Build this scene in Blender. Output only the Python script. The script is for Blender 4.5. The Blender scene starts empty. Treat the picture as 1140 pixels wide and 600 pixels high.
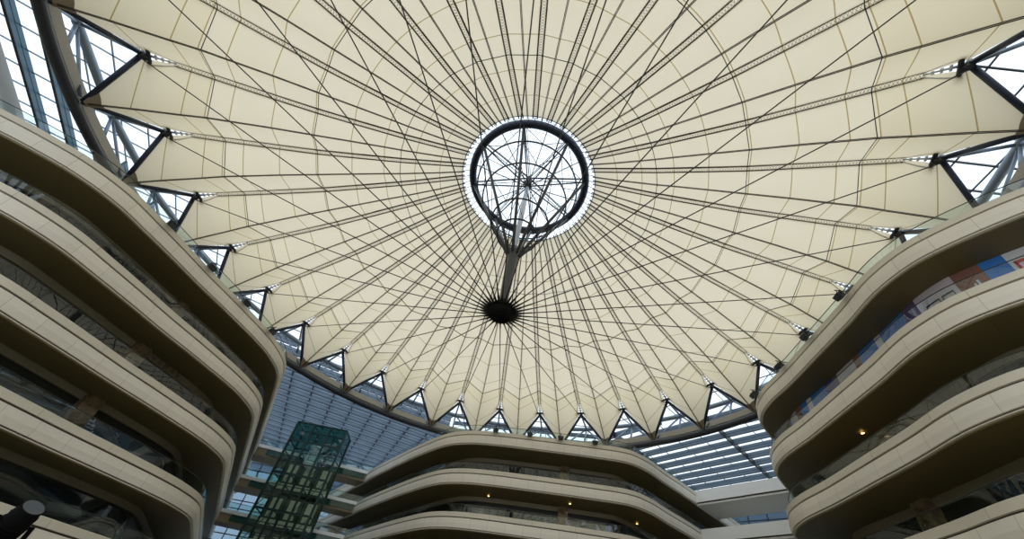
import bpy, math, random
from mathutils import Vector, Matrix
random.seed(7)
PI = math.pi
COL = bpy.context.scene.collection
S = 3.0            # metres per survey unit
EYE = 1.65         # eye height above the floor
D = 7.635          # distance to the roof axis, survey units
T0 = -1.8708       # azimuth of the first mast head seen
N = 32
def W(x, y, h):    # survey units -> metres
    return Vector((x*S, y*S, h*S + EYE))

# ------------------------------------------------------------------ materials
MATS = {}
def nodes(name):
    m = bpy.data.materials.new(name); m.use_nodes = True
    nt = m.node_tree; nt.nodes.clear()
    out = nt.nodes.new('ShaderNodeOutputMaterial')
    MATS[name] = m
    return m, nt, out
def rgb(c): return (c[0], c[1], c[2], 1)
def principled(name, col, rough=.5, metal=0, noise=0, nscale=4, spec=.5, ior=1.5):
    m, nt, out = nodes(name)
    b = nt.nodes.new('ShaderNodeBsdfPrincipled')
    b.inputs['Base Color'].default_value = rgb(col); b.inputs['Roughness'].default_value = rough
    b.inputs['Metallic'].default_value = metal; b.inputs['Specular IOR Level'].default_value = spec
    b.inputs['IOR'].default_value = ior
    if noise:
        tc = nt.nodes.new('ShaderNodeTexCoord'); nz = nt.nodes.new('ShaderNodeTexNoise')
        nz.inputs['Scale'].default_value = nscale; nz.inputs['Detail'].default_value = 3
        nt.links.new(tc.outputs['Object'], nz.inputs['Vector'])
        mx = nt.nodes.new('ShaderNodeMix'); mx.data_type = 'RGBA'
        mx.inputs['A'].default_value = rgb([c*(1-noise) for c in col]); mx.inputs['B'].default_value = rgb([min(1, c*(1+noise)) for c in col])
        nt.links.new(nz.outputs['Fac'], mx.inputs['Factor']); nt.links.new(mx.outputs['Result'], b.inputs['Base Color'])
    nt.links.new(b.outputs[0], out.inputs['Surface'])
    return m
def glass(name, tint, refl=.08, rough=.02, dens=0.0, dcol=(0, 0, 0), graze=.75):
    """thin architectural glass: tinted see-through sheet with a Fresnel reflection; dens adds a diffuse film"""
    m, nt, out = nodes(name)
    t = nt.nodes.new('ShaderNodeBsdfTransparent'); t.inputs['Color'].default_value = rgb(tint)
    g = nt.nodes.new('ShaderNodeBsdfGlossy'); g.inputs['Roughness'].default_value = rough
    g.inputs['Color'].default_value = (.9, .95, 1, 1)
    # facing-based reflectance, the same from both sides of a thin sheet
    lw = nt.nodes.new('ShaderNodeLayerWeight'); lw.inputs['Blend'].default_value = .5
    pw = nt.nodes.new('ShaderNodeMath'); pw.operation = 'POWER'; pw.inputs[1].default_value = 4.0; nt.links.new(lw.outputs['Facing'], pw.inputs[0])
    f = nt.nodes.new('ShaderNodeMath'); f.operation = 'MULTIPLY_ADD'; f.inputs[1].default_value = graze; f.inputs[2].default_value = refl; nt.links.new(pw.outputs[0], f.inputs[0])
    mx = nt.nodes.new('ShaderNodeMixShader')
    nt.links.new(f.outputs[0], mx.inputs[0])
    src = t.outputs[0]
    if dens:
        d = nt.nodes.new('ShaderNodeBsdfDiffuse'); d.inputs['Color'].default_value = rgb(dcol)
        tl = nt.nodes.new('ShaderNodeBsdfTranslucent'); tl.inputs['Color'].default_value = rgb(dcol)
        a = nt.nodes.new('ShaderNodeAddShader'); nt.links.new(d.outputs[0], a.inputs[0]); nt.links.new(tl.outputs[0], a.inputs[1])
        m2 = nt.nodes.new('ShaderNodeMixShader'); m2.inputs[0].default_value = dens
        nt.links.new(t.outputs[0], m2.inputs[1]); nt.links.new(a.outputs[0], m2.inputs[2]); src = m2.outputs[0]
    nt.links.new(src, mx.inputs[1]); nt.links.new(g.outputs[0], mx.inputs[2])
    nt.links.new(mx.outputs[0], out.inputs['Surface'])
    return m
def emis(name, col, s):
    m, nt, out = nodes(name)
    e = nt.nodes.new('ShaderNodeEmission'); e.inputs['Color'].default_value = rgb(col); e.inputs['Strength'].default_value = s
    nt.links.new(e.outputs[0], out.inputs['Surface']); return m

def membrane_material():
    m, nt, out = nodes('cream_membrane')
    L = nt.links.new
    tc = nt.nodes.new('ShaderNodeTexCoord'); sp = nt.nodes.new('ShaderNodeSeparateXYZ'); L(tc.outputs['UV'], sp.inputs[0])
    # u = distance from the roof axis / 12 : welded seams of the cloth strips
    acc = None
    for r in (3.05, 3.8, 4.70, 5.58, 6.52, 7.44, 8.30, 8.77, 9.18, 10.0):
        c = nt.nodes.new('ShaderNodeMath'); c.operation = 'COMPARE'; c.inputs[1].default_value = r/12; c.inputs[2].default_value = .010/12
        L(sp.outputs['X'], c.inputs[0])
        if acc is None: acc = c
        else:
            ad = nt.nodes.new('ShaderNodeMath'); ad.operation = 'MAXIMUM'; L(acc.outputs[0], ad.inputs[0]); L(c.outputs[0], ad.inputs[1]); acc = ad
    nz = nt.nodes.new('ShaderNodeTexNoise'); nz.inputs['Scale'].default_value = .35; nz.inputs['Detail'].default_value = 4
    L(tc.outputs['Object'], nz.inputs['Vector'])
    base = nt.nodes.new('ShaderNodeMix'); base.data_type = 'RGBA'
    base.inputs['A'].default_value = (.86, .765, .575, 1); base.inputs['B'].default_value = (.90, .81, .625, 1)
    L(nz.outputs['Fac'], base.inputs['Factor'])
    # shading towards the canopy rim, painted as a darker, yellower tint on the outermost strips
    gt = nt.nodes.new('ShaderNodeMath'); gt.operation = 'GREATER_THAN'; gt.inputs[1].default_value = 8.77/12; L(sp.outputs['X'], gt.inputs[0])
    rim_shade = nt.nodes.new('ShaderNodeMix'); rim_shade.data_type = 'RGBA'; rim_shade.inputs['B'].default_value = (.845, .75, .55, 1)
    L(gt.outputs[0], rim_shade.inputs['Factor']); L(base.outputs['Result'], rim_shade.inputs['A'])
    mx = nt.nodes.new('ShaderNodeMix'); mx.data_type = 'RGBA'
    L(acc.outputs[0], mx.inputs['Factor']); L(rim_shade.outputs['Result'], mx.inputs['A']); mx.inputs['B'].default_value = (.46, .35, .15, 1)
    tl = nt.nodes.new('ShaderNodeBsdfTranslucent'); L(mx.outputs['Result'], tl.inputs['Color'])
    df = nt.nodes.new('ShaderNodeBsdfDiffuse'); L(mx.outputs['Result'], df.inputs['Color'])
    ms = nt.nodes.new('ShaderNodeMixShader'); ms.inputs[0].default_value = .46
    L(tl.outputs[0], ms.inputs[1]); L(df.outputs[0], ms.inputs[2]); L(ms.outputs[0], out.inputs['Surface'])
    return m
def panel_material(name, col, pitch, jcol, noise=.06):
    """stone/metal cladding with vertical joints every `pitch` metres along the run (UV x in metres)"""
    m, nt, out = nodes(name); L = nt.links.new
    tc = nt.nodes.new('ShaderNodeTexCoord'); sp = nt.nodes.new('ShaderNodeSeparateXYZ'); L(tc.outputs['UV'], sp.inputs[0])
    dv = nt.nodes.new('ShaderNodeMath'); dv.operation = 'DIVIDE'; dv.inputs[1].default_value = pitch; L(sp.outputs['X'], dv.inputs[0])
    fr = nt.nodes.new('ShaderNodeMath'); fr.operation = 'FRACT'; L(dv.outputs[0], fr.inputs[0])
    lt = nt.nodes.new('ShaderNodeMath'); lt.operation = 'LESS_THAN'; lt.inputs[1].default_value = .022/pitch; L(fr.outputs[0], lt.inputs[0])
    fl = nt.nodes.new('ShaderNodeMath'); fl.operation = 'FLOOR'; L(dv.outputs[0], fl.inputs[0])
    wn = nt.nodes.new('ShaderNodeTexWhiteNoise'); wn.noise_dimensions = '1D'; L(fl.outputs[0], wn.inputs['W'])
    a = nt.nodes.new('ShaderNodeMix'); a.data_type = 'RGBA'; L(wn.outputs['Value'], a.inputs['Factor'])
    a.inputs['A'].default_value = rgb([c*(1-noise) for c in col]); a.inputs['B'].default_value = rgb([c*(1+noise) for c in col])
    b = nt.nodes.new('ShaderNodeMix'); b.data_type = 'RGBA'; L(lt.outputs[0], b.inputs['Factor']); L(a.outputs['Result'], b.inputs['A']); b.inputs['B'].default_value = rgb(jcol)
    p = nt.nodes.new('ShaderNodeBsdfPrincipled'); p.inputs['Roughness'].default_value = .45; p.inputs['Specular IOR Level'].default_value = .35
    L(b.outputs['Result'], p.inputs['Base Color']); L(p.outputs[0], out.inputs['Surface'])
    return m
def marble_material():
    m, nt, out = nodes('brown_marble'); L = nt.links.new
    tc = nt.nodes.new('ShaderNodeTexCoord'); nz = nt.nodes.new('ShaderNodeTexNoise'); nz.inputs['Scale'].default_value = .8; nz.inputs['Detail'].default_value = 6; nz.inputs['Distortion'].default_value = 1.5
    L(tc.outputs['Object'], nz.inputs['Vector'])
    cr = nt.nodes.new('ShaderNodeValToRGB'); cr.color_ramp.elements[0].position = .35; cr.color_ramp.elements[0].color = (.06, .04, .02, 1)
    cr.color_ramp.elements[1].position = .65; cr.color_ramp.elements[1].color = (.22, .16, .085, 1)
    L(nz.outputs['Fac'], cr.inputs['Fac'])
    p = nt.nodes.new('ShaderNodeBsdfPrincipled'); p.inputs['Roughness'].default_value = .15
    L(cr.outputs[0], p.inputs['Base Color']); L(p.outputs[0], out.inputs['Surface']); return m

MEM = membrane_material()
FASCIA = panel_material('beige_fascia_panels', (.76, .71, .61), 1.9, (.46, .42, .34), .03)
CAP = panel_material('beige_cap_stone', (.66, .61, .50), 4.6, (.30, .27, .2), .04)
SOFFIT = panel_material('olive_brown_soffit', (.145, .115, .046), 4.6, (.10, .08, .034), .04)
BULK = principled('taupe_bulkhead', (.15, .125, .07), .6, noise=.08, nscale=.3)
GROOVE = principled('dark_groove', (.05, .042, .03), .8)
SHOP = principled('dark_reflecting_glass', (.008, .011, .012), .03, ior=2.1)
RAILGL = glass('pale_balustrade_glass', (.80, .91, .90), .07, .01, graze=.4)
RAILMT = principled('dark_handrail', (.05, .05, .045), .3, .6)
STEEL = principled('charcoal_steel', (.030, .034, .042), .42, .35, spec=.5)
BLUEST = principled('blue_black_steel', (.022, .03, .055), .38, .3)
GREYST = principled('blue_grey_steel', (.20, .25, .32), .4, .5)
CABLE = principled('black_cable', (.012, .011, .010), .5)
CLAMP = principled('olive_clamp_strip', (.10, .075, .035), .6)
LADDER = principled('bronze_lattice', (.055, .042, .024), .5)
SILVER = principled('bright_galvanised_steel', (.66, .70, .76), .3, .35)
GUSSET = principled('brown_corner_plate', (.20, .16, .10), .6)
MASTM = principled('mast_grey_steel', (.06, .062, .066), .4, .4)
POST = principled('pale_post_paint', (.55, .60, .68), .35)
HUBM = principled('hub_black_steel', (.008, .008, .007), .9, spec=.1)
BEIGEBOX = principled('beige_gutter_steel', (.40, .37, .31), .5)
TEAL = principled('teal_blue_beam', (.05, .14, .20), .4, .2)
FIN = principled('slate_blue_fin', (.11, .16, .21), .5, .1)
SKYGL = glass('clear_roof_glass', (.93, .96, .985), .02, .02)
SHADE = glass('blue_grey_shaded_glass', (.22, .30, .38), .04, .1, .25, (.22, .32, .42))
FLOORM = principled('cream_floor_tiles', (.27, .235, .16), .35, noise=.1, nscale=.2)
SHFIN = principled('grey_blue_blade', (.19, .27, .36), .5, .0, noise=.25, nscale=.5)
PLASTER = principled('white_plaster', (.62, .61, .58), .7)
WHITEM = principled('white_bridge_edge', (.88, .88, .85), .5)
GREYCLAD = principled('pale_grey_cladding', (.82, .81, .77), .5, noise=.05, nscale=.2)
GREYSOF = principled('grey_bridge_soffit', (.78, .76, .71), .55)
BRSOF = principled('brown_bridge_soffit', (.26, .20, .12), .6)
GREENGL = principled('green_glass_cladding', (.02, .075, .06), .12, ior=1.6)
TOWERGL = glass('green_tower_glass', (.70, .84, .78), .05, .02)
TOWERTOP = glass('deep_green_tower_glass', (.22, .42, .39), .06, .02, .12, (.02, .12, .11))
TOWERST = principled('dark_green_frame', (.014, .04, .038), .4, .3)
LANDW = principled('dark_landing_wall', (.07, .08, .055), .5)
DOORM = principled('beige_lift_door', (.78, .72, .54), .35, .2)
CARGL = glass('pale_car_glass', (.7, .85, .88), .12, .02, .15, (.6, .75, .8))
CARWH = principled('white_car_base', (.75, .80, .86), .3)
MARBLE = marble_material()
BLACK = principled('black_lamp_housing', (.008, .008, .008), .4)
LENS = principled('lamp_lens', (.05, .06, .07), .05)
GLOW = emis('warm_downlight_glow', (1, .62, .22), 8)
SIGNM = principled('brown_sign_letters', (.10, .06, .03), .5)

# ------------------------------------------------------------------ mesh building
class MB:
    def __init__(s): s.v = []; s.f = []; s.uv = None; s.sm = []
    def add(s, vs, fs, smooth=False):
        b = len(s.v); s.v += [Vector(v) for v in vs]; s.f += [tuple(i+b for i in f) for f in fs]; s.sm += [smooth]*len(fs)
    def box(s, c, d, rot=None):
        x, y, z = (k/2 for k in d)
        vs = [Vector((a*x, b*y, e*z)) for a in (-1, 1) for b in (-1, 1) for e in (-1, 1)]
        if rot is not None: vs = [rot @ v for v in vs]
        vs = [v + Vector(c) for v in vs]
        s.add(vs, [(0, 1, 3, 2), (4, 6, 7, 5), (0, 4, 5, 1), (2, 3, 7, 6), (0, 2, 6, 4), (1, 5, 7, 3)])
    def bar(s, a, b, w, h, up=Vector((0, 0, 1))):
        a = Vector(a); b = Vector(b); t = (b-a); L = t.length
        if L < 1e-6: return
        t.normalize(); n = t.cross(up)
        if n.length < 1e-4: n = t.cross(Vector((1, 0, 0)))
        n.normalize(); u = n.cross(t)
        R = Matrix((t, n, u)).transposed()
        s.box((a+b)/2, (L, w, h), R)
    def tube(s, pts, r, seg=8, closed=False, cap=True, up=Vector((0, 0, 1))):
        pts = [Vector(p) for p in pts]; n = len(pts)
        rr = r if isinstance(r, (list, tuple)) else [r]*n
        b = len(s.v); rings = []
        for i, p in enumerate(pts):
            if closed: t = pts[(i+1) % n]-pts[i-1]
            else: t = pts[min(i+1, n-1)]-pts[max(i-1, 0)]
            t.normalize(); a = t.cross(up)
            if a.length < 1e-3: a = t.cross(Vector((1, 0, 0)))
            a.normalize(); c = a.cross(t)
            for k in range(seg):
                an = 2*PI*(k+.5)/seg; s.v.append(p + a*math.cos(an)*rr[i] + c*math.sin(an)*rr[i])
        m = n if closed else n-1
        for i in range(m):
            j = (i+1) % n
            for k in range(seg):
                l = (k+1) % seg
                s.f.append((b+i*seg+k, b+i*seg+l, b+j*seg+l, b+j*seg+k)); s.sm.append(seg > 4)
        if cap and not closed:
            s.f.append(tuple(b+k for k in reversed(range(seg)))); s.sm.append(False)
            s.f.append(tuple(b+(n-1)*seg+k for k in range(seg))); s.sm.append(False)
    def lathe(s, c, prof, seg=24):
        b = len(s.v); c = Vector(c)
        for r, z in prof:
            for k in range(seg):
                a = 2*PI*k/seg; s.v.append(c+Vector((r*math.cos(a), r*math.sin(a), z)))
        for i in range(len(prof)-1):
            for k in range(seg):
                l = (k+1) % seg
                s.f.append((b+i*seg+k, b+i*seg+l, b+(i+1)*seg+l, b+(i+1)*seg+k)); s.sm.append(True)
    def loft(s, rows, uvs=None, smooth=True):
        """rows: list of equal-length point lists; uvs: same shape"""
        b = len(s.v); n = len(rows[0])
        for r in rows: s.v += [Vector(p) for p in r]
        if uvs is not None:
            if s.uv is None: s.uv = {}
            for i, r in enumerate(uvs):
                for j, u in enumerate(r): s.uv[b+i*n+j] = u
        for i in range(len(rows)-1):
            for j in range(n-1):
                s.f.append((b+i*n+j, b+i*n+j+1, b+(i+1)*n+j+1, b+(i+1)*n+j)); s.sm.append(smooth)
    def build(s, name, mat, parent=None, origin=None):
        """origin: world point that becomes the mesh's local zero"""
        o0 = Vector(origin) if origin is not None else (Vector(parent['_o']) if parent is not None and '_o' in parent else Vector((0, 0, 0)))
        me = bpy.data.meshes.new(name)
        me.from_pydata([v-o0 for v in s.v], [], s.f); me.update()
        me.polygons.foreach_set('use_smooth', s.sm)
        if s.uv is not None:
            lay = me.uv_layers.new(name='UVMap')
            for lp in me.loops: lay.data[lp.index].uv = s.uv.get(lp.vertex_index, (0, 0))
        me.materials.append(mat)
        o = bpy.data.objects.new(name, me); COL.objects.link(o)
        if parent is not None: o.parent = parent
        else: o.location = o0
        return o
def tag(o, label=None, cat=None, group=None, kind=None):
    if label: o['label'] = label
    if cat: o['category'] = cat
    if group: o['group'] = group
    if kind: o['kind'] = kind
    return o
def empty(name, loc):
    o = bpy.data.objects.new(name, None); COL.objects.link(o); o.location = loc; o['_o'] = list(loc); o.empty_display_size = .3
    return o
def copy_part(o, parent, rotz=None):
    c = o.copy(); COL.objects.link(c); c.parent = parent
    if rotz is not None: c.rotation_euler = (0, 0, rotz)
    return c
def copy_tree(o, parent=None):
    c = o.copy(); COL.objects.link(c); c.parent = parent
    for ch in list(o.children): copy_tree(ch, c)
    return c

def interp(tab, x):
    if x <= tab[0][0]:
        (a, b), (c, d) = tab[0], tab[1]
    elif x >= tab[-1][0]:
        (a, b), (c, d) = tab[-2], tab[-1]
    else:
        for i in range(len(tab)-1):
            if tab[i][0] <= x <= tab[i+1][0]: (a, b), (c, d) = tab[i], tab[i+1]; break
    return b + (d-b)*(x-a)/(c-a)
RIDGE = [(2.32, 13.47), (3.05, 13.10), (4.2, 12.53), (5.55, 11.93), (6.48, 11.53), (7.45, 11.18), (8.73, 10.73), (9.5, 10.47), (10.0, 10.30), (10.7, 10.04)]
VALLEY = [(2.32, 13.45), (3.05, 13.04), (4.2, 12.45), (4.7, 12.22), (5.58, 11.79), (6.45, 11.36), (7.43, 10.88), (8.3, 10.42), (8.73, 10.20), (9.18, 9.90), (9.95, 9.43), (10.69, 8.93)]
def ax(th, r, h):   # point at azimuth th (clockwise from +Y), radius r about the roof axis
    return W(r*math.sin(th), D + r*math.cos(th), h)
AXIS0 = W(0, D, 0)

# ================================================================== roof canopy
canopy = empty('tensile_canopy', W(0, D, 8.9))
tag(canopy, 'great cream fabric canopy of pleated gores spanning the atrium around the round skylight', 'canopy')
HALF = PI/N
def surf(s, r): # s=0 on the ridge, 1 on the valley
    a = interp(RIDGE, r); b = interp(VALLEY, r); return a + (b-a)*s
def r_end(s):
    if s < .10: return 9.42 + (9.93-9.42)*s/.10
    return 9.97 + (10.66-9.97)*s
m = MB()
NS, NR = 14, 56
for side in (-1, 1):
    rows = []; uvs = []
    for j in range(NR+1):
        row = []; uv = []
        for i in range(NS+1):
            s_ = (0, .03, .06, .10, .16, .23, .31, .4, .5, .6, .7, .79, .87, .94, 1)[i]
            r0, r1 = 2.32, r_end(s_); r = r0 + (r1-r0)*(j/NR)
            th = side*HALF*s_
            # flat cloth strips between ridge and valley: radius measured across the chord
            row.append(ax(th, r, surf(s_, r))); uv.append((r/12, s_))
        if side > 0: row.reverse(); uv.reverse()
        rows.append(row); uvs.append(uv)
    m.loft(rows, uvs, True)
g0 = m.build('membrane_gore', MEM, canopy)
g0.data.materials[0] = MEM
g0.location = (0, 0, 0)
# ridge lattice: two cables with crossed lacing under each ridge
m = MB()
steps = 116
rs = [2.25 + (9.5-2.25)*i/steps for i in range(steps+1)]
hw = .062
P = lambda sd, r: ax(0, r, interp(RIDGE, r)-.045) + Vector((sd*hw*S, 0, 0))
for sd in (-1, 1):
    m.tube([P(sd, r) for r in rs[::6]+[rs[-1]]], .026, 6)
for i in range(steps):
    m.bar(P(-1, rs[i]), P(1, rs[i+1]), .014, .014)
    m.bar(P(1, rs[i]), P(-1, rs[i+1]), .014, .014)
lad0 = m.build('ridge_lattice', LADDER, canopy)
m = MB()
for sd in (-1, 1):
    m.loft([[ax(0, r, interp(RIDGE, r)-.012)+Vector((sd*(hw-.01)*S, 0, 0)) for r in rs], [ax(0, r, interp(RIDGE, r)-.020)+Vector((sd*(hw+.028)*S, 0, 0)) for r in rs]])
clp0 = m.build('clamp_strip', CLAMP, canopy)
m = MB()
vr = [2.25 + (10.6-2.25)*i/30 for i in range(31)]
for sd in (-1, 1):
    m.tube([ax(HALF, r, interp(VALLEY, r)-.05)+Vector((sd*.04, 0, 0)) for r in vr], .031, 6)
val0 = m.build('valley_cable', LADDER, canopy)
# brown rounded corner plate at each low tip
m = MB()
rim = [(9.98, .0), (10.02, .55), (10.14, .9)]
pts = []
for k in range(-8, 9):
    t = k/8
    r = 10.42 + .10*abs(t)**1.5
    th = HALF + t*.022
    pts.append((th, r))
inner = [ax(th, r, surf(1-abs(th-HALF)/HALF, r)-.03) for th, r in pts]
outer = [ax(HALF + (th-HALF)*.25, 10.66, surf(1, 10.66)-.03) for th, r in pts]
m.loft([inner, outer]); tip0 = m.build('tip_plate', GUSSET, canopy)
protos = [g0, lad0, clp0, val0, tip0]
for o in protos: # meshes were built about the canopy axis: move their zero onto that axis
    pass
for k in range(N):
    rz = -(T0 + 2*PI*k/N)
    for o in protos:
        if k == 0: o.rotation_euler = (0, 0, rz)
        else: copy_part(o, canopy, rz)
for R in (4.22, 6.46, 8.70):
    m = MB(); pts = []
    for k in range(2*N):
        th = T0 + PI*k/N
        pts.append(ax(th, R, (interp(RIDGE, R) if k % 2 == 0 else interp(VALLEY, R))-.06))
    m.tube(pts, .030, 5, closed=True)
    m.build('hoop_cable', CABLE, canopy)

# ================================================================== crown skylight and mast
crown = empty('crown_skylight', W(0, D, 13.45))
tag(crown, 'round glazed skylight with bright sky and dark tube ring at the centre of the canopy', 'skylight')
def circ(R, h, n=96, ph=0): return [ax(ph+2*PI*i/n, R, h) for i in range(n)]
m = MB(); m.tube(circ(2.0, 13.68), .13*S, 14, closed=True); m.build('ring_tube', BLUEST, crown)
m = MB(); m.tube(circ(2.33, 13.46), .05, 6, closed=True); m.build('membrane_clamp_ring', CLAMP, crown)
m = MB()
m.tube([ax(0, 2.09, 13.64), ax(0, 2.32, 13.47)], .032, 6)
hr = m.build('hanger_rod', GREYST, crown)
for k in range(64):
    rz = -(T0 + 2*PI*k/64)
    if k == 0: hr.rotation_euler = (0, 0, rz)
    else: copy_part(hr, crown, rz)
cn = W(0, D, 13.45); ct = W(0, D, 13.95)
m = MB()
for k in range(16):
    th = math.radians(15+22.5*k)
    m.tube([ax(th, 0, 13.42), ax(th, 1.95, 13.62)], .07 if k % 2 == 0 else .045, 6)
    if k % 2 == 0: m.tube([ax(th, 0, 13.98), ax(th, 1.95, 13.80)], .05, 6)
for k in range(8):
    th = math.radians(15+45*k)
    for off in (-.07, .07):
        dv = Vector((math.cos(th), -math.sin(th), 0))*off*S*.9
        m.tube([ax(th, .1, 13.9)+dv, ax(th, 1.95, 13.75)+dv], .035, 6)
m.build('spoke_frame', STEEL, crown)
m = MB(); m.lathe(cn, [(0, -.35), (.30, -.3), (.36, 0), (.36, 1.2), (.3, 1.6), (0, 1.7)], 16)
m.build('centre_node', STEEL, crown)
def dome(r): return 13.75 + .85*(1-(r/2.45)**2)
m = MB(); rows = []
for i in range(9):
    r = 2.45*(i/8) + .001; rows.append([ax(2*PI*k/64, r, dome(r)) for k in range(65)])
m.loft(rows); m.build('dome_glass', SKYGL, crown)
m = MB()
for R in (.55, 1.05, 1.55, 2.05): m.tube(circ(R, dome(R)-.02, 64), .018, 4, closed=True)
for k in range(32):
    th = 2*PI*k/32
    m.tube([ax(th, r, dome(r)-.02) for r in (.3 if k % 2 == 0 else 1.05, 1.1, 1.7, 2.4)], .014, 4)
m.build('glazing_bars', GREYST, crown)
m = MB()
m.loft([circ(2.45, 13.75, 64)+[ax(0, 2.45, 13.75)], circ(2.36, 13.50, 64)+[ax(0, 2.36, 13.50)]]); m.build('rim_glass', SKYGL, crown)

mast = empty('flying_mast', W(0, D, 7.2))
tag(mast, 'dark steel flying mast with conical strut cage under the round skylight and radiating stay cables', 'mast')
m = MB()
m.lathe(W(0, D, 0), [(0, 7.04*S), (.70, 7.05*S), (.92, 7.10*S), (1.0, 7.2*S), (.97, 7.32*S), (.75, 7.42*S), (.42, 7.5*S), (.36, 7.6*S)], 32)
hub = m.build('hub', HUBM, mast)
m = MB()
m.lathe(W(0, D, 0), [(.30, 7.4*S), (.34, 7.6*S), (.42, 8.4*S), (.46, 9.2*S), (.46, 9.45*S), (.62, 9.6*S), (.62, 9.68*S), (.3, 9.7*S), (.3, 9.9*S), (0, 9.9*S)], 12)
m.build('shaft', MASTM, mast)
m = MB()
m.lathe(W(0, D, 0), [(.18, 9.9*S), (.24, 10.6*S), (.26, 12.0*S), (.22, 13.3*S), (0, 13.35*S)], 12)
m.build('post', POST, mast)
SA = [math.radians(15+45*k) for k in range(8)]
def cone(h):
    return .17 + (h-9.5)/(13.65-9.5)*(1.98-.17)
for th in SA:
    m = MB(); m.tube([ax(th, cone(9.45), 9.5), ax(th, 1.98, 13.62)], [.13, .14], 10)
    m.build('strut', MASTM, mast)
HO = [(13.08, 1.72), (12.3, 1.40), (11.1, .90), (10.45, .62)]
for h, R in HO:
    m = MB(); m.tube(circ(R, h, 48), .075, 8, closed=True); m.build('cage_hoop', STEEL, mast)
m = MB()
LV = [(13.6, 1.98)] + HO
for i in range(len(LV)-1):
    (h0, r0), (h1, r1) = LV[i], LV[i+1]
    for k in range(8):
        a, b = SA[k], SA[(k+1) % 8]
        m.tube([ax(a, r0, h0), ax((a+PI/8), r1, h1)], .030, 5)
        m.tube([ax(a+PI/4, r0, h0), ax((a+PI/8), r1, h1)], .030, 5)
m.build('cage_bracing', STEEL, mast)
# stay cables, one to every mast head, each with a stout socket at the hub
mast_sock = MB()
sth = [T0 + 2*PI*k/N for k in range(N)]
a = ax(0, .30, 7.21); b = ax(0, 9.93, 10.02)
dirn = (b-a).normalized()
m = MB(); m.tube([a, a+dirn*.7, a+dirn*.8, a+dirn*1.5, a+dirn*1.55, b], [.10, .085, .06, .05, .040, .040], 7)
st0 = m.build('stay_cable', CABLE, mast)
for k in range(N):
    if k == 0: st0.rotation_euler = (0, 0, -sth[0])
    else: copy_part(st0, mast, -sth[k])

# ================================================================== edge frames round the canopy
def edge_frame():
    base = ax(0, 10.0, 10.2)
    root = empty('edge_frame', base)
    m = MB()
    m.tube([ax(0, 9.90, 10.08), ax(0, 10.02, 10.2), ax(0, 10.08, 10.30)], [.14, .22, .16], 10)
    m.tube([ax(-.03, 9.92, 10.22), ax(.03, 9.92, 10.22)], .14, 8)
    m.box(ax(0, 10.0, 10.12), (.34, .3, .25))
    m.build('head_joint', STEEL, root)
    m = MB()
    for sd in (-1, 1):
        m.tube([ax(sd*.004, 9.42, 10.47), ax(sd*.014, 9.7, 10.30), ax(sd*.020, 9.95, 10.16)], [.03, .045, .045], 8)
    for r in (9.58, 9.7, 9.82): m.box(ax(0, r, interp(RIDGE, r)-.04), (.12+(r-9.5)*.8, .14, .10))
    m.tube([ax(0, 9.45, 10.47), ax(0, 9.95, 10.26)], [.04, .10], 8)
    m.build('ridge_clamp', SILVER, root)
    for sd in (-1, 1):
        m = MB(); m.tube([ax(0, 10.03, 10.20), ax(sd*HALF, 10.72, 8.95)], .17, 10)
        m.build('edge_tube', BLUEST, root)
    m = MB(); m.tube([ax(0, 10.05, 10.2), ax(0, 11.35, 10.17)], .12, 8); m.build('head_strut', GREYST, root)
    for sd in (-1, 1):
        m = MB(); m.tube([ax(0, 11.35, 10.17), ax(sd*HALF*.93, 10.78, 9.0)], .11, 8); m.build('diagonal_strut', GREYST, root)
    m = MB(); m.tube([ax(0, 11.35, 10.17), ax(0, 10.9, 9.25)], .12, 8); m.build('prop', GREYST, root)
    return root
ef0 = edge_frame()
ORD = ['first', 'second', 'third', 'fourth', 'fifth', 'sixth', 'seventh', 'eighth', 'ninth', 'tenth', 'eleventh', 'twelfth', 'thirteenth', 'fourteenth', 'fifteenth', 'sixteenth', 'seventeenth', 'eighteenth', 'nineteenth', 'twentieth', 'twenty-first', 'twenty-second']
def where(k):
    if k == 0: return 'V-shaped edge tubes at the canopy notch nearest the upper left corner'
    if k == 21: return 'V-shaped edge tubes at the canopy notch nearest the upper right corner'
    if k < 6: return 'V-shaped edge tubes over left gallery, %s notch from the upper left corner' % ORD[k]
    if k < 10: return 'V-shaped edge tubes on lower left rim, %s notch from the upper left corner' % ORD[k]
    if k == 10: return 'V-shaped edge tubes at the notch straight below the black mast hub'
    if k < 16: return 'V-shaped edge tubes, %s notch right of the one straight below the hub' % ORD[k-11]
    return 'V-shaped edge tubes over right gallery, %s notch from the upper right corner' % ORD[21-k]
rest = [k for k in range(22)]
for n_, k in enumerate(rest):
    o = ef0 if n_ == 0 else copy_tree(ef0)
    th = T0 + 2*PI*k/N
    o.location = ax(th, 10.0, 10.2); o.rotation_euler = (0, 0, -th)
    tag(o, where(k), 'roof frame', 'edge frames round the canopy rim')

ring = empty('ring_beam', W(0, D, 8.9))
tag(ring, 'big dark round tube beam circling the canopy, with a beige gutter above it', 'beam')
m = MB(); m.tube(circ(10.85, 8.84, 128), .115*S, 14, closed=True); m.build('tube', STEEL, ring)
m = MB(); sec = [(10.86, 9.04), (10.83, 9.26), (11.02, 9.26), (11.02, 9.04), (10.86, 9.04)]
m.loft([[ax(2*PI*i/128, r, h) for i in range(129)] for r, h in sec], smooth=False); m.build('gutter', BEIGEBOX, ring)
truss = MB(); truss.tube([ax(T0+2*PI*k/N, 11.35, 10.17) for k in range(N)], .30, 12, closed=True)
truss.build('upper_chord', GREYST, ring)

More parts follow.
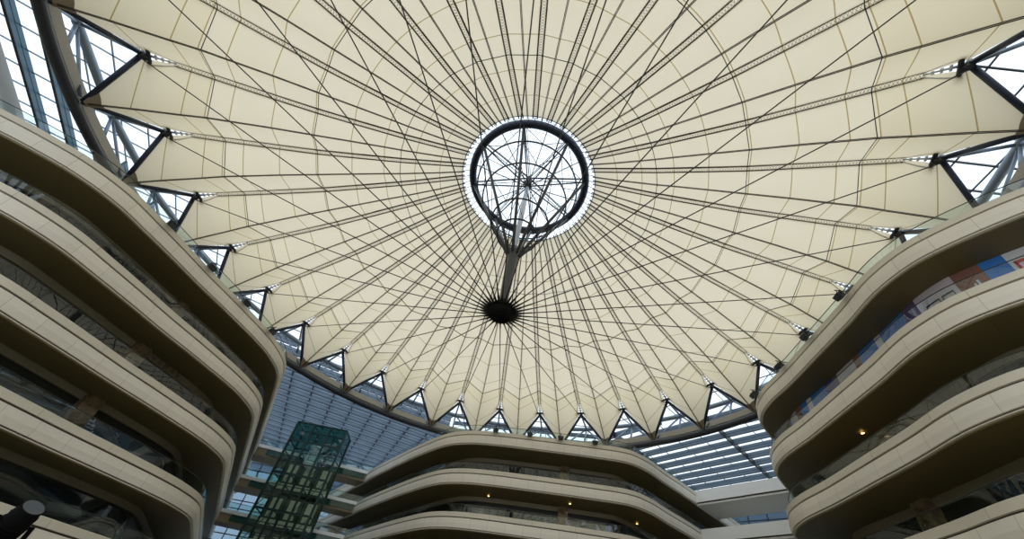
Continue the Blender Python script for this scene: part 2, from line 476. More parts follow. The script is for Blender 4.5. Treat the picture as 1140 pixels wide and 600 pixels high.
# ================================================================== outer skylight (setting)
def clip_line(p0, d, rmin, rmax, a0, a1, L=40, step=.2, ok=None):
    """stretches of a line inside an annular sector about the roof axis"""
    segs = []; cur = None; n = int(2*L/step)
    for i in range(n+1):
        t = -L + i*step; x = p0[0]+d[0]*t; y = p0[1]+d[1]*t
        r = math.hypot(x, y-D); az = math.degrees(math.atan2(x, y-D))
        if az > 180: az -= 360
        ins = rmin <= r <= rmax and a0 <= az <= a1
        if ins: cur = (cur[0], (x, y)) if cur else ((x, y), (x, y))
        elif cur: segs.append(cur); cur = None
    if cur: segs.append(cur)
    return segs
SECT = [  # azimuth range, row normal azimuth, row spacing, fin depth, fin width, material, cross bar spacing
    (-135, -52, -113.6, .67, .26, .06, TEAL, .62, 11.95, .06, .02),
    (-52, -6, -19, .74, .34, .035, SHFIN, 1.08, 11.6, .13, .10),
    (-6, 30, 12, .80, .20, .035, FIN, 1.08, 11.75, .07, .03),
    (30, 74, 54, .83, .29, .035, FIN, 1.08, 11.75, .05, .02),
    (74, 130, 96, .90, .14, .05, FIN, .60, 11.5, .10, .03)]
for si, (a0, a1, na, sp, dep, wid, mat, cb, r0, cw, cd_) in enumerate(SECT):
    na = math.radians(na); nx, ny = math.sin(na), math.cos(na); tx, ty = math.cos(na), -math.sin(na)
    root = empty('window_%d' % (si+1), W(nx*12, D+ny*12, 10.3)); tag(root, kind='structure')
    mf = MB(); mc = MB(); md = MB()
    n = int(30/sp)
    rmax = 34 if si else 20
    for i in range(-n, n+1):
        off = i*sp + (.12 if si == 0 else 0)
        for (p, q) in clip_line((nx*off, D+ny*off), (tx, ty), r0, rmax, a0, a1):
            mf.bar(W(p[0], p[1], 10.50-dep/2), W(q[0], q[1], 10.50-dep/2), wid*S, dep*S)
            md.bar(W(p[0], p[1], 10.49-dep), W(q[0], q[1], 10.49-dep), .20 if si == 0 else .12, .07)
            md.bar(W(p[0], p[1], 10.5-dep*.5), W(q[0], q[1], 10.5-dep*.5), wid*S+.03, .05)
    for i in range(-n, n+1):
        off = i*sp + (.12 if si == 0 else 0)
        for (p, q) in clip_line((nx*off, D+ny*off), (tx, ty), 10.15, r0+.3, a0, a1):
            mc.bar(W(p[0], p[1], 10.49), W(q[0], q[1], 10.49), .09, .08)
    n = int(34/cb)
    for i in range(-n, n+1):
        off = i*cb
        for (p, q) in clip_line((tx*off, D+ty*off), (nx, ny), 10.15, rmax, a0, a1):
            mc.bar(W(p[0], p[1], 10.5-cd_), W(q[0], q[1], 10.5-cd_), cw, cd_*2*S)
            if si == 3 and i % 4 == 0: md.bar(W(p[0], p[1], 10.5-dep*.6), W(q[0], q[1], 10.5-dep*.6), .16, dep*S)
    mf.build('roof_fins', mat, root); mc.build('glazing_bars', STEEL if mat is not TEAL else GREYST, root)
    md.build('fin_flanges', STEEL, root)
    gm = MB(); az = [math.radians(a0+(a1-a0)*i/16) for i in range(17)]
    gm.loft([[ax(a, 10.12, 10.55) for a in az], [ax(a, rmax, 10.55) for a in az]], smooth=False)
    gm.build('pane', SKYGL, root)

# ================================================================== galleries
def catmull(P, step=.16):
    out = []
    Q = [P[0]] + P + [P[-1]]
    for i in range(1, len(Q)-2):
        p0, p1, p2, p3 = (Vector(q).to_2d() if len(q) == 2 else q for q in Q[i-1:i+3])
        n = max(1, int((p2-p1).length/step))
        if (p2-p1).length > 5: n = 6
        for k in range(n):
            t = k/n
            out.append(.5*((2*p1)+(p2-p0)*t+(2*p0-5*p1+4*p2-p3)*t*t+(3*p1-p0-3*p2+p3)*t**3))
    out.append(Vector(Q[-2]))
    return out
def offset(path, d, side):
    n = len(path); out = []
    for i, p in enumerate(path):
        t = path[min(i+1, n-1)]-path[max(i-1, 0)]; t.normalize()
        nn = Vector((-t.y, t.x))*side
        out.append(p+nn*d)
    # untangle: push back points that ended up nearer than d to the source line
    if d > .2:
        for i, q in enumerate(out):
            best = min(range(n), key=lambda j: (path[j]-q).length)
            dv = q-path[best]
            if dv.length < d*.97 and dv.length > 1e-5: out[i] = path[best]+dv.normalized()*d
    if d > .8:  # smooth the inner line a little
        for _ in range(6):
            out = [out[0]]+[(out[i-1]+out[i]*2+out[i+1])/4 for i in range(1, n-1)]+[out[-1]]
    return out
def arclen(path):
    s = [0]
    for i in range(1, len(path)): s.append(s[-1]+(path[i]-path[i-1]).length*S)
    return s
BLOCKS = {
 'left': (1, [(-20, 2.0), (-16, 3.55), (-13, 4.8), (-11.44, 5.48), (-10.6, 5.9), (-9.95, 6.33), (-9.4, 6.95), (-9.05, 7.7), (-8.72, 8.5), (-8.4, 9.35), (-8.05, 10.15), (-7.78, 10.82), (-7.5, 11.55), (-7.3, 12.35), (-7.3, 13.35), (-7.75, 14.62), (-9.33, 18.35), (-11.1, 22.5), (-14.5, 30)]),
 'back': (1, [(-9.5, 30), (-5.85, 24.0), (-4.75, 22.05), (-3.6, 20.15), (-2.3, 18.1), (-1.15, 16.55), (-.15, 15.85), (1.0, 15.5), (2.2, 15.28), (3.6, 15.05), (4.8, 14.88), (6.1, 14.77), (7.1, 15.15), (8.2, 15.92), (10.5, 17.5), (18, 22.9)]),
 'right': (1, [(20, 19.7), (13.4, 14.2), (9.35, 10.9), (8.6, 10.15), (8.28, 9.3), (8.18, 8.2), (8.0, 6.9), (7.85, 5.8), (7.68, 4.85), (7.72, 4.1), (7.9, 3.6), (8.25, 3.0), (8.66, 2.43), (9.5, 1.5), (11, .3), (14, -2)]),
}
LEVELS = [8.0, 6.35, 4.70, 3.05, 1.40]
LVN = ['topmost', 'second', 'third', 'fourth', 'fifth']
WALK = 1.24
PATHS = {}
for bn, (side, pts) in BLOCKS.items():
    path = catmull([Vector(p) for p in pts])
    PATHS[bn] = path
    off = {}
    def O(d):
        if d not in off: off[d] = offset(path, d, side)
        return off[d]
    al = arclen(path)
    vis = {'left': 5, 'back': 4, 'right': 5}[bn]
    mid = path[len(path)//2]
    for li, H in enumerate(LEVELS):
        root = empty('gallery_tier', W(mid.x, mid.y, H-1.65))
        tag(root, {'left': '%s curved beige balcony tier of the gallery on the left', 'back': '%s beige balcony tier of the gallery at the back, counted from the top', 'right': '%s curved beige balcony tier of the gallery on the right'}[bn] % LVN[li], 'balcony', 'balcony tiers of the %s gallery' % bn)
        def sweep(sec, name, mat, smooth=True):
            m = MB()
            rows = []; uv = []
            for d, dh in sec:
                pa = O(d) if d else path
                rows.append([W(p.x, p.y, H+dh) for p in pa]); uv.append([(a, dh) for a in al])
            for i in range(len(rows)-1): m.loft([rows[i], rows[i+1]], [uv[i], uv[i+1]], smooth)
            return m.build(name, mat, root)
        sweep([(.30, -.22), (.30, -.02), (.27, 0), (.03, 0), (0, -.02), (0, -.175), (.045, -.18)], 'parapet_cap', CAP)
        sweep([(.045, -.18), (.045, -.215)], 'cap_groove', GROOVE)
        sweep([(.045, -.215), (0, -.22), (-.015, -.40), (0, -.555), (.03, -.56)], 'fascia', FASCIA)
        sweep([(.03, -.56), (.03, -.58)], 'fascia_groove', GROOVE)
        sweep([(.03, -.58), (.015, -.585), (.015, -.605), (.06, -.61)], 'drip_edge', CAP)
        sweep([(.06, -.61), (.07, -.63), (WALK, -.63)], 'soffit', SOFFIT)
        if not (bn == 'right' and li == 0):
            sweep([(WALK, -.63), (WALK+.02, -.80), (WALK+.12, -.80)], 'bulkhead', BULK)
        sweep([(.30, -.22), (3.2, -.22)], 'walkway', FLOORM)
        sweep([(WALK+.10, -.78), (WALK+.10, -1.865)], 'shopfront', SHOP)
        if li == 4: pass
        # glass balustrade standing on the cap
        b = sweep([(.14, -.02), (.14, .31)], 'balustrade', RAILGL)
        m = MB(); pa = O(.14)
        m.tube([W(p.x, p.y, H+.315) for p in pa], .03, 6)
        h = m.build('handrail', RAILMT, b); h.location = (0, 0, 0)
        h.data.transform(Matrix.Translation(-Vector(root['_o'])))
    # opaque core behind the shopfronts keeps daylight from leaking in
def at_path(bn, pt, d):
    """point on the line offset d inside block bn, nearest to pt; returns (x, y, tangent angle, index)"""
    pa = offset(PATHS[bn], d, 1); i = min(range(1, len(pa)-1), key=lambda j: (pa[j]-Vector(pt)).length)
    t = pa[i+1]-pa[i-1]
    return pa[i].x, pa[i].y, math.atan2(t.y, t.x), i

# pillars (clad in brown marble) carrying the tiers
PILL = [('back', (4.0, 16.2), (0, 1), ''), ('left', (-10.9, 11.0), (0, 1, 2), ''), ('right', (9.3, 7.2), (1, 2, 3), '')]
for bn, pt, lv, _ in PILL:
    for li in lv:
        H = LEVELS[li]; x, y, an, _i = at_path(bn, pt, WALK-.02)
        c = W(x, y, H-1.87)
        m = MB(); R = Matrix.Rotation(an, 3, 'Z')
        hh = (1.87-.63)*S
        m.box(c+Vector((0, 0, hh/2)), (1.15, .7, hh), R)
        m.box(c+Vector((0, 0, .08)), (1.25, .8, .16), R)
        o = m.build('pillar', MARBLE, None, origin=c)
        tag(o, 'brown marble pillar under the %s balcony tier of the gallery %s' % (LVN[li], {'back': 'at the back', 'left': 'on the left', 'right': 'on the right'}[bn]), 'pillar', 'marble pillars')

# ================================================================== floor and enclosing walls
m = MB(); m.box((0, 36, -.15), (190, 190, .3)); tag(m.build('floor', FLOORM), kind='structure')

def wall(name, a, b, z0, z1, mat, th=.3):
    m = MB(); p = W(a[0], a[1], 0); q = W(b[0], b[1], 0); p.z = q.z = (z0+z1)/2*S+EYE
    m.bar(p, q, th, (z1-z0)*S); o = m.build(name, mat); tag(o, kind='structure'); return o
wall('wall_left', (-12.6, 3.3), (-15.3, 9.5), 7.78, 10.3, PLASTER)
# glazed end walls of the two gaps between the galleries
def facade(name, a, b, z0, z1, nc, nr, panemat):
    a = Vector(a); b = Vector(b); root = empty(name, W((a.x+b.x)/2, (a.y+b.y)/2, z0)); tag(root, kind='structure')
    m = MB()
    for i in range(nc+1):
        p = a+(b-a)*i/nc; m.bar(W(p.x, p.y, z0), W(p.x, p.y, z1), .14, .14, Vector((0, 1, 0)))
    for j in range(nr+1):
        z = z0+(z1-z0)*j/nr; m.bar(W(a.x, a.y, z), W(b.x, b.y, z), .12, .16)
    m.build('window_frame', STEEL, root)
    m = MB(); m.loft([[W(a.x, a.y, z0), W(b.x, b.y, z0)], [W(a.x, a.y, z1), W(b.x, b.y, z1)]], smooth=False); m.build('pane', panemat, root)
facade('window_6', (-15.5, 30.0), (-7.5, 30.0), -.5, 10.5, 10, 22, SHADE)
facade('window_7', (14.8, 25.5), (22, 18), -.5, 10.5, 10, 22, SHADE)

# ================================================================== bridges
def slab_box(m, a, b, depth, z0, z1, inset=0):
    a = Vector(a); b = Vector(b); t = (b-a).normalized(); n = Vector((-t.y, t.x))
    if n.y < 0: n = -n
    a = a+t*inset; b = b-t*inset
    P = [a, b, b+n*depth, a+n*depth]
    vs = [W(p.x, p.y, z0) for p in P]+[W(p.x, p.y, z1) for p in P]
    m.add(vs, [(0, 3, 2, 1), (4, 5, 6, 7), (0, 1, 5, 4), (1, 2, 6, 5), (2, 3, 7, 6), (3, 0, 4, 7)])
for li, H in enumerate(LEVELS[:4]):
    a, b = (-11.2, 22.0), (-4.6, 23.1)
    root = empty('footbridge', W(-8, 22.4, H-.6))
    tag(root, '%s white-edged footbridge crossing the gap beside the glass lift tower' % LVN[li], 'bridge', 'footbridges behind the lift tower')
    m = MB(); slab_box(m, a, b, 1.3, H-.16, H); m.build('edge_band', WHITEM, root)
    m = MB(); slab_box(m, (a[0], a[1]+.03), (b[0], b[1]+.03), 1.24, H-.46, H-.16, .8); m.build('green_cladding', GREENGL, root)
    m = MB(); slab_box(m, (a[0], a[1]+.08), (b[0], b[1]+.08), 1.14, H-.56, H-.17); m.build('soffit', BRSOF, root)
    m = MB(); slab_box(m, (a[0], a[1]+.05), (b[0], b[1]+.05), .006, H, H+.33); m.build('balustrade', RAILGL, root)
    m = MB(); m.tube([W(a[0], a[1]+.05, H+.34), W(b[0], b[1]+.05, H+.34)], .035, 6); m.build('handrail', RAILMT, root)
for li, H in enumerate(LEVELS[:3]):
    a, b = (10.3, 17.5), (13.6, 12.9)
    a = (Vector(a)).to_tuple(); 
    root = empty('link_bridge', W(12, 15.5, H-.6))
    tag(root, '%s pale grey bridge deck spanning the gap between the back and right galleries' % LVN[li], 'bridge', 'bridge decks at the right gap')
    n = Vector((.81, .58))
    def deck(z0, z1, d0, d1, name, mat):
        m = MB(); A = Vector(a)+n*d0; B = Vector(b)+n*d0; C = Vector(b)+n*d1; E_ = Vector(a)+n*d1
        vs = [W(p.x, p.y, z0) for p in (A, B, C, E_)]+[W(p.x, p.y, z1) for p in (A, B, C, E_)]
        m.add(vs, [(0, 3, 2, 1), (4, 5, 6, 7), (0, 1, 5, 4), (1, 2, 6, 5), (2, 3, 7, 6), (3, 0, 4, 7)]); m.build(name, mat, root)
    deck(H-.50, H, 0, .25, 'fascia', GREYCLAD)
    deck(H-.54, H-.50, .03, .25, 'groove', GROOVE)
    deck(H-.62, H-.2, .06, 2.0, 'deck', GREYSOF)
    deck(H-.50, H, 2.0, 2.2, 'rear_fascia', GREYCLAD)

# ================================================================== glass lift tower
TX0, TX1, TY0, TY1, TZ0, TZ1 = -8.98, -6.48, 20.65, 21.75, -.55, 8.98
tower = empty('lift_tower', W((TX0+TX1)/2, (TY0+TY1)/2, TZ0))
tag(tower, 'tall dark green glass lift tower standing between the left and back galleries', 'lift tower')
xs = [TX0 + (TX1-TX0)*i/3 for i in range(4)]
for y in (TY0, TY1):
    for x in xs:
        m = MB(); m.bar(W(x, y, TZ0), W(x, y, TZ1), .26, .26, Vector((0, 1, 0))); m.build('column', TOWERST, tower)
zs = []
z = TZ0+.3
m = MB()
k = 0
for H in LEVELS+[-.25]:
    for dz in (0, -.55, -1.1):
        z = H+dz
        if z < TZ0: continue
        big = dz == 0
        for y in (TY0, TY1): m.bar(W(TX0, y, z), W(TX1, y, z), .12 if not big else .2, .10 if not big else .28)
        if big or dz == -.55:
            for x in xs: m.bar(W(x, TY0, z), W(x, TY1, z), .12, .12)
m.bar(W(TX0, TY0, TZ1), W(TX1, TY0, TZ1), .2, .2); m.bar(W(TX0, TY1, TZ1), W(TX1, TY1, TZ1), .2, .2)
for x in xs: m.bar(W(x, TY0, TZ1), W(x, TY1, TZ1), .16, .16)
m.build('cross_beams', TOWERST, tower)
for i in range(3):
    for H in LEVELS:
        a0 = W(xs[i], TY0, H-1.65); a1 = W(xs[i+1], TY0, H)
        b0 = W(xs[i+1], TY0, H-1.65); b1 = W(xs[i], TY0, H)
        if (i + int(H)) % 2: continue
        m = MB(); m.tube([b0, b1] if i % 2 else [a0, a1], .05, 5); m.build('brace', TOWERST, tower)
def shell(z0, z1, name, mat):
    m = MB(); c = [(TX0, TY0), (TX1, TY0), (TX1, TY1), (TX0, TY1), (TX0, TY0)]
    m.loft([[W(x, y, z0) for x, y in c], [W(x, y, z1) for x, y in c]], smooth=False); return m.build(name, mat, tower)
shell(TZ0, 7.95, 'glass_walls', TOWERGL)
shell(7.95, TZ1, 'top_glass', TOWERTOP)
m = MB(); m.add([W(x, y, TZ1-.01) for x, y in ((TX0, TY0), (TX1, TY0), (TX1, TY1), (TX0, TY1))], [(0, 1, 2, 3)]); m.build('roof_glass', TOWERTOP, tower)
for H in LEVELS[1:]:
    for i in range(3):
        xm = (xs[i]+xs[i+1])/2
        m = MB(); m.box(W(xm, TY1-.06, H+.36), (1.35, .08, 2.6)); m.box(W(xm, TY1-.08, H+.36), (.03, .1, 2.6)); m.box(W(xm, TY1-.06, H-.3), (2.1, .1, .8))
        m.build('landing_door', DOORM, tower)
for H in LEVELS[1:]:
    m = MB(); m.box(W((TX0+TX1)/2, TY1-.03, H+.15), ((TX1-TX0)*S*.97, .06, 4.2)); m.build('landing_wall', LANDW, tower)
# lift cars
def lift_car():
    root = empty('lift_car', (0, 0, 0))
    m = MB(); m.lathe((0, 0, 0), [(0, -.75), (.35, -.72), (.75, -.25), (1.0, 0), (1.02, .12), (0, .12)], 8); m.build('base', CARWH, root)
    m = MB(); m.lathe((0, 0, 0), [(1.0, .12), (1.0, 2.4)], 8)
    m.build('glass_body', CARGL, root)
    m = MB(); m.lathe((0, 0, 0), [(1.02, 2.4), (1.02, 2.55), (.6, 2.9), (0, 2.95)], 8); m.build('roof', CARWH, root)
    return root
car0 = lift_car()
cars = [(0, 2.35, 'white-based glass lift car in the left shaft, lowest in the tower'), (1, 2.05, 'glass lift car with white base in the middle shaft'), (1, 7.55, None), (2, 5.2, None)]
for i, (c, z, lb) in enumerate([(0, 2.55, 'white-based glass lift car in the left shaft low in the lift tower'), (1, 2.65, 'white-based glass lift car in the middle shaft low in the lift tower'), (1, 7.15, 'white funnel-bottomed glass lift car high in the lift tower')]):
    o = car0 if i == 0 else copy_tree(car0)
    o.location = W((xs[c]+xs[c+1])/2, 21.2, z); tag(o, lb, 'lift car', 'lift cars')

# ================================================================== floodlights on the top parapets
def floodlight():
    root = empty('floodlight', (0, 0, 0))
    m = MB(); m.tube([(.0, .25, 0), (0, .25, .45)], .035, 6); m.build('post', RAILMT, root)
    m = MB(); m.tube([(0, .30, .42), (0, -.75, .48)], .035, 6); m.tube([(0, -.62, .47), (0, -.62, .18)], .03, 6); m.build('arm', RAILMT, root)
    m = MB(); c = Vector((0, -.62, -.12))
    for sx in (-1, 1): m.bar((sx*.30, -.62, .2), (sx*.30, -.62, -.15), .03, .07)
    m.bar((-.30, -.62, .19), (.30, -.62, .19), .07, .03); m.build('yoke', BLACK, root)
    m = MB(); R = Matrix.Rotation(math.radians(35), 3, 'X')
    m.box(c, (.54, .46, .42), R)
    for k in range(4): m.box(c+R @ Vector((0, .26, -.15+.10*k)), (.48, .08, .025), R)
    m.build('housing', BLACK, root)
    m = MB(); m.box(c+R @ Vector((0, -.24, 0)), (.44, .02, .32), R); m.build('lens', LENS, root)
    return root
FL = [('left', (-8.97, 7.89), 0), ('left', (-8.45, 9.21), 0), ('left', (-7.97, 10.48), 0), ('left', (-7.41, 11.71), 0),
      ('back', (.76, 15.57), 0), ('back', (2.12, 15.3), 0), ('back', (3.48, 15.12), 0), ('back', (4.83, 14.84), 0),
      ('right', (8.41, 9.61), 0), ('right', (8.14, 8.2), 0), ('right', (7.93, 6.86), 0), ('right', (7.62, 5.46), 0)]
cnt = {}
LFL = {'left': ['black floodlight on the left gallery top rail, uppermost of the four', 'black floodlight on the left gallery top rail, second from the upper end', 'black floodlight on the left gallery top rail, third from the upper end', 'black floodlight on the left gallery top rail, nearest its lower corner'],
 'back': ['black floodlight on the back gallery top rail, leftmost of four', 'black floodlight on the back gallery top rail, second from the left', 'black floodlight on the back gallery top rail, third from the left', 'black floodlight on the back gallery top rail, rightmost of four'],
 'right': ['black floodlight on the right gallery top rail, lowest at the rounded corner', 'black floodlight on the right gallery top rail, second from the rounded corner', 'black floodlight on the right gallery top rail, third from the rounded corner', 'black floodlight on the right gallery top rail, highest in view']}
fl0 = floodlight()
for i, (bn, pt, _) in enumerate(FL):
    o = fl0 if i == 0 else copy_tree(fl0)
    x, y, an, ix = at_path(bn, pt, .06)
    o.location = W(x, y, 8.0); o.rotation_euler = (0, 0, an)
    j = cnt.get(bn, 0); cnt[bn] = j+1
    tag(o, LFL[bn][j], 'floodlight', 'floodlights on the top rails')

# ================================================================== painted hoardings on the second right tier
def hoarding_line():
    pa = offset(PATHS['right'], .80, 1)
    return pa
HP = hoarding_line()
def hidx(pt): return min(range(len(HP)), key=lambda j: (HP[j]-Vector(pt)).length)
HM = {}
def paint(name, c): 
    if name not in HM: HM[name] = principled('paint_'+name, c, .5)
    return HM[name]
BL = (.03, .17, .50); DB = (.05, .05, .22); PK = (.52, .44, .47); BR = (.22, .09, .07); WH = (.62, .60, .62); GR = (.36, .35, .38); PU = (.12, .07, .16); LB = (.05, .30, .60)
HB = [(9.5, 11.0), (9.25, 10.2), (9.15, 9.27), (9.1, 9.03), (9.05, 8.74), (9.02, 8.51), (8.96, 7.95), (8.93, 7.66), (8.89, 7.38), (8.82, 6.85), (8.79, 6.6), (8.72, 6.11), (8.69, 5.88), (8.59, 5.06), (8.57, 4.72), (8.69, 4.1), (8.84, 3.8), (9.0, 3.53), (9.25, 3.2), (9.7, 2.65)]
HC = [('blue', BL, 'blue', None), ('pink', PK, 'pale pink', None), ('brown', BR, 'brown', None), ('blue', BL, 'blue', None), ('white', WH, 'white emblem', 'emblem'), ('blue', BL, 'blue', None), ('navy', DB, 'navy and blue', None), ('purple', PU, 'dark purple', None), ('pink', PK, 'pale pink', 'glasses'), ('brown', BR, 'brown', 'bars'), ('blue', BL, 'blue', None), ('white', WH, 'white emblem', 'emblem'), ('blue', BL, 'long blue', 'stripes'), ('purple', PU, 'dark purple', None), ('pink', PK, 'wide pale pink', 'glasses'), ('brown', BR, 'brown', 'bars'), ('blue', BL, 'blue', 'ring'), ('white', WH, 'white', 'red'), ('blue', BL, 'blue', None)]
HL = ['blue wall hoarding panel at the rounded left end of the right gallery', 'pale pink hoarding panel next to the leftmost blue one on the right gallery', 'narrow brown hoarding panel, leftmost brown one on the right gallery', 'blue hoarding panel between the leftmost brown and the lower white emblem panel', 'small white hoarding panel with coloured emblem, lower one of two', 'blue hoarding panel just right of the lower white emblem panel', 'navy hoarding panel between a blue and a dark purple one', 'dark purple hoarding panel, lower one of two', 'pale pink hoarding panel with black glasses, lower one of two', 'brown hoarding panel with white bars, lower one of two', 'blue hoarding panel between brown panel and upper white emblem panel', 'white hoarding panel with multicoloured ring emblem, upper one of two', 'long blue hoarding panel with white stripes along its foot', 'dark purple hoarding panel, upper one of two', 'wide pale pink hoarding panel with black outlined glasses, upper one', 'brown hoarding panel with white bars, upper one of two', 'bright blue hoarding panel near the right picture edge', 'white hoarding panel with red lettering at the right picture edge', 'blue hoarding panel beyond the one with red lettering']
ids = [hidx(p) for p in HB]
def quad_on(m, i0, i1, u0, u1, v0, v1, off=.03):
    """patch on the hoarding between fractions u (along) and v (up)"""
    def P(u, z):
        t = i0+(i1-i0)*u; k = int(min(max(math.floor(t), 0), len(HP)-2)); q = HP[k]+(HP[k+1]-HP[k])*(t-k)
        tt = (HP[k+1]-HP[k]).normalized(); nn = Vector((-tt.y, tt.x))
        q = q - nn*off/S
        return W(q.x, q.y, 6.16+(7.36-6.16)*z)
    n = 4
    m.loft([[P(u0+(u1-u0)*i/n, v) for i in range(n+1)] for v in (v0, v1)], smooth=False)
for i in range(len(HB)-1):
    i0, i1 = ids[i], ids[i+1]
    if i1 <= i0: i1 = i0+1
    mid = HP[(i0+i1)//2]; base = W(mid.x, mid.y, 6.14)
    cname, c, lbn, deco = HC[i]
    root = empty('hoarding_panel', base)
    m = MB(); rows = []
    pts = [HP[j] for j in range(i0, i1+1)]
    if len(pts) < 2: continue
    nn = [Vector((-(HP[j+1]-HP[j-1]).y, (HP[j+1]-HP[j-1]).x)).normalized() for j in range(i0, i1+1)]
    for dz, dd in ((6.14, 0), (7.365, 0), (7.365, .03), (6.14, .03), (6.14, 0)):
        rows.append([W(p.x+n.x*dd, p.y+n.y*dd, dz) for p, n in zip(pts, nn)])
    m.loft(rows, smooth=False); m.build('board', paint(cname, c), root)
    if deco == 'emblem':
        for k, (cc, u, v) in enumerate((((.6, .05, .04), .3, .62), ((.75, .45, .03), .62, .66), ((.05, .35, .15), .66, .38), ((.05, .12, .5), .34, .36))):
            m = MB(); quad_on(m, i0, i1, u-.13, u+.13, v-.09, v+.09); m.build('emblem_patch', paint('em%d' % k, cc), root)
    elif deco == 'glasses':
        m = MB()
        for u in (.30, .68):
            for (a0, a1, b0, b1) in ((u-.16, u+.16, .50, .53), (u-.16, u+.16, .70, .73), (u-.16, u-.14, .5, .73), (u+.14, u+.16, .5, .73)): quad_on(m, i0, i1, a0, a1, b0, b1)
        quad_on(m, i0, i1, .46, .52, .62, .65); m.build('painted_glasses', BLACK, root)
    elif deco == 'bars':
        m = MB()
        for k in range(3): quad_on(m, i0, i1, .35+.14*k, .43+.14*k, .35+.05*k, .62+.05*k)
        m.build('painted_bars', paint('white', WH), root)
    elif deco == 'stripes':
        m = MB()
        for k in range(14): quad_on(m, i0, i1, .05+.065*k, .075+.065*k, .22, .50)
        m.build('painted_stripes', paint('sky', (.35, .5, .6)), root)
    elif deco == 'ring':
        m = MB()
        for k in range(10):
            a = 2*PI*k/10; quad_on(m, i0, i1, .5+.25*math.cos(a)-.05, .5+.25*math.cos(a)+.05, .3+.13*math.sin(a)-.03, .3+.13*math.sin(a)+.03)
        m.build('painted_ring', paint('sky', (.35, .5, .6)), root)
    elif deco == 'red':
        m = MB()
        for (a0, a1, b0, b1) in ((.12, .2, .45, .8), (.12, .42, .74, .8), (.12, .42, .45, .51), (.34, .42, .45, .8), (.5, .57, .45, .8), (.5, .8, .6, .66), (.73, .8, .45, .8)): quad_on(m, i0, i1, a0, a1, b0, b1)
        m.build('red_lettering', paint('red', (.55, .03, .03)), root)
    tag(root, HL[i], 'hoarding', 'painted hoardings on the right gallery')

# brown lettering on the bulkhead of the second left tier
pa = offset(PATHS['left'], WALK-.03, 1)
i0 = min(range(len(pa)), key=lambda j: (pa[j]-Vector((-8.79, 10.11))).length); i1 = min(range(len(pa)), key=lambda j: (pa[j]-Vector((-8.39, 11.17))).length)
a = pa[i0]; b = pa[i1]; sroot = empty('wall_sign', W(a.x, a.y, 5.46)); tag(sroot, 'row of small brown characters on the bulkhead under the second left balcony tier', 'sign')
STR = [[(0, 1, 1, 0), (0, 0, 1, 1), (.1, .9, .9, .9)], [(0, .8, 1, .8), (.5, 1, .2, 0), (.5, .7, .9, 0)], [(.5, 1, .5, 0), (0, .5, 1, .5), (.2, .1, .8, .1)], [(0, .9, 1, .9), (0, .5, 1, .5), (0, .1, 1, .1), (.5, 1, .5, 0)], [(0, 1, 0, 0), (0, 1, 1, 1), (1, 1, 1, 0), (0, .5, 1, .5), (0, 0, 1, 0)], [(0, .8, 1, .8), (.3, 1, .3, 0), (.7, 1, .7, 0), (0, .3, 1, .3)], [(0, 1, 1, 0), (1, 1, 0, 0), (0, .5, 1, .5), (.5, 1, .5, 0)]]
for k in range(7):
    c = a+(b-a)*(k/6.0); t = (b-a).normalized(); m = MB()
    for (x0, y0, x1, y1) in STR[k]:
        p = c+t*(x0*.115-.05); q = c+t*(x1*.115-.05)
        m.bar(W(p.x, p.y, 5.58+.11*y0), W(q.x, q.y, 5.58+.11*y1), .05, .05)
    m.build('character', SIGNM, sroot)

# warm downlights let into the soffits
for (x, y, H, lb) in ((1.02, 16.47, 5.69, 'small warm glowing downlight in the back gallery soffit, leftmost of three'), (4.08, 15.60, 5.69, 'small warm downlight beside the brown pillar of the back gallery'), (7.02, 16.33, 5.69, 'small warm downlight near the right end of the back gallery soffit'), (8.92, 7.48, 5.69, 'small warm downlight glowing under the right gallery')):
    c = W(x, y, H); root = empty('downlight', c); tag(root, lb, 'light', 'downlights in the soffits')
    m = MB(); m.lathe(c, [(.10, -.02), (.14, -.03), (.16, 0)], 16); m.build('trim_ring', SILVER, root)
    m = MB(); m.lathe(c, [(0, -.025), (.10, -.025)], 16); m.build('lamp_disc', GLOW, root)
    ld = bpy.data.lights.new('downlight_lamp', 'SPOT'); ld.energy = 60; ld.color = (1, .72, .35); ld.spot_size = math.radians(110); ld.shadow_soft_size = .08
    lo = bpy.data.objects.new('lamp', ld); COL.objects.link(lo); lo.parent = root; lo.location = (0, 0, -.06)

# stage lamp on a tall tripod stand near the viewer, its head just inside the lower left of the view
base = Vector((-3.86, 4.58, 0)); hc = Vector((-3.86, 4.58, 2.20))
root = empty('stage_lamp', base); tag(root, 'bulky black stage lamp on a stand, up close at the lower left corner', 'stage light')
d = Vector((.55, -.40, .66)).normalized(); n_ = d.cross(Vector((0, 0, 1))).normalized(); u_ = n_.cross(d)
LB = principled('matt_black_paint', (.004, .004, .004), .85, spec=.08)
m = MB(); m.tube([base+Vector((0, 0, .35)), hc-Vector((0, 0, .26))], .022, 8); m.build('pole', LB, root)
for k in range(3):
    a_ = 2*PI*k/3; m = MB(); m.tube([base+Vector((0, 0, .75)), base+Vector((.5*math.cos(a_), .5*math.sin(a_), .02))], .014, 6); m.build('leg', LB, root)
m = MB(); m.tube([hc-d*.21, hc-d*.18, hc-d*.05, hc+d*.10, hc+d*.12, hc+d*.18], [.05, .085, .10, .10, .085, .09], 20)
for k in range(5): m.tube([hc-d*(.15-.035*k), hc-d*(.142-.035*k)], .112, 20)
m.box(hc+u_*.09, (.10, .12, .05)); m.build('head', LB, root)
m = MB()
for sd in (-1, 1): m.bar(hc-Vector((0, 0, .24))+n_*.13*sd, hc+n_*.13*sd, .012, .04)
m.bar(hc-Vector((0, 0, .24))-n_*.135, hc-Vector((0, 0, .24))+n_*.135, .04, .012); m.build('yoke', LB, root)
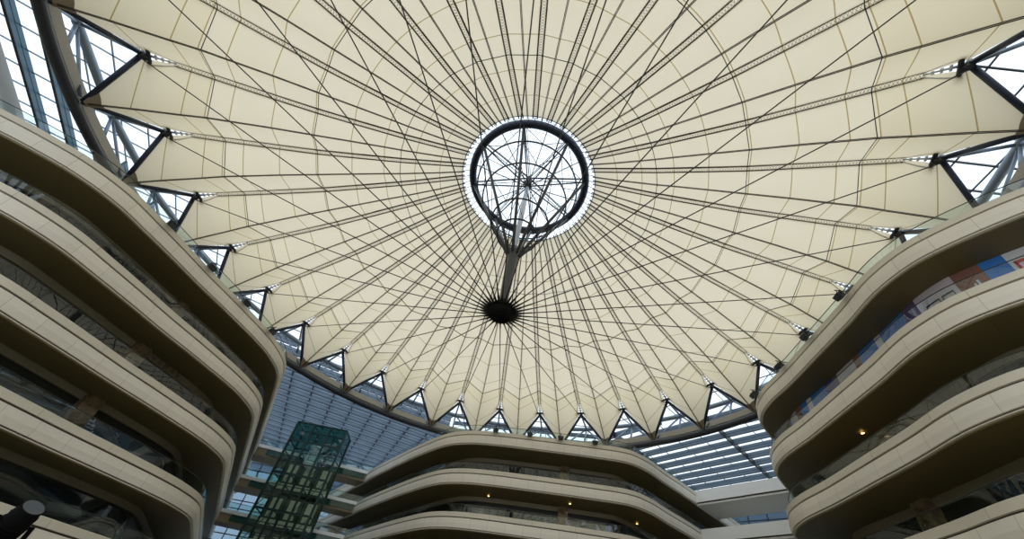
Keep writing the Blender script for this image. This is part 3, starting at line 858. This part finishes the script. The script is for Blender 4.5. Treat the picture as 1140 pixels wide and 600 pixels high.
m = MB(); m.tube([hc+n_*.12, hc+n_*.18], .025, 10); m.build('tilt_knob', LB, root)
m = MB(); m.tube([hc+d*.175, hc+d*.184], .08, 20); m.build('lens', LENS, root)

# ================================================================== world, camera
w = bpy.data.worlds.new('World'); bpy.context.scene.world = w; w.use_nodes = True
nt = w.node_tree; nt.nodes.clear()
bg = nt.nodes.new('ShaderNodeBackground'); wo = nt.nodes.new('ShaderNodeOutputWorld')
bg.inputs['Color'].default_value = (.86, .93, 1.0, 1); bg.inputs['Strength'].default_value = 1.5
tcw = nt.nodes.new('ShaderNodeTexCoord'); sx = nt.nodes.new('ShaderNodeSeparateXYZ'); nt.links.new(tcw.outputs['Generated'], sx.inputs[0])
mr = nt.nodes.new('ShaderNodeMapRange'); mr.inputs['From Min'].default_value = 0; mr.inputs['From Max'].default_value = 1
mr.inputs['To Min'].default_value = 1.3; mr.inputs['To Max'].default_value = 1.52; nt.links.new(sx.outputs['Z'], mr.inputs['Value'])
nt.links.new(mr.outputs[0], bg.inputs['Strength'])   # overcast sky, brighter overhead
nt.links.new(bg.outputs[0], wo.inputs['Surface'])
bpy.context.scene.cycles.max_bounces = 10
bpy.context.scene.cycles.transparent_max_bounces = 16
sc = bpy.context.scene
sc.view_settings.view_transform = 'Standard'; sc.view_settings.look = 'None'; sc.view_settings.gamma = 1; sc.view_settings.use_curve_mapping = False
sc.view_settings.exposure = .06
f, el, roll, yaw, cy = 459.1, .7041, .1759, .0504, 74.7
F = Vector((math.sin(yaw)*math.cos(el), math.cos(yaw)*math.cos(el), math.sin(el)))
R = Vector((math.cos(yaw), -math.sin(yaw), 0)); U = R.cross(F)
R2 = R*math.cos(roll)+U*math.sin(roll); U2 = -R*math.sin(roll)+U*math.cos(roll)
cd = bpy.data.cameras.new('Camera'); cam = bpy.data.objects.new('Camera', cd); COL.objects.link(cam)
M = Matrix((R2, U2, -F)).transposed().to_4x4(); M.translation = Vector((0, 0, EYE)); cam.matrix_world = M
cd.sensor_fit = 'HORIZONTAL'; cd.sensor_width = 36; cd.lens = f/1140*36; cd.shift_y = cy/1140
cd.clip_start = .05; cd.clip_end = 1000
sc.camera = cam
for o in list(bpy.data.objects):
    if '_o' in o: del o['_o']
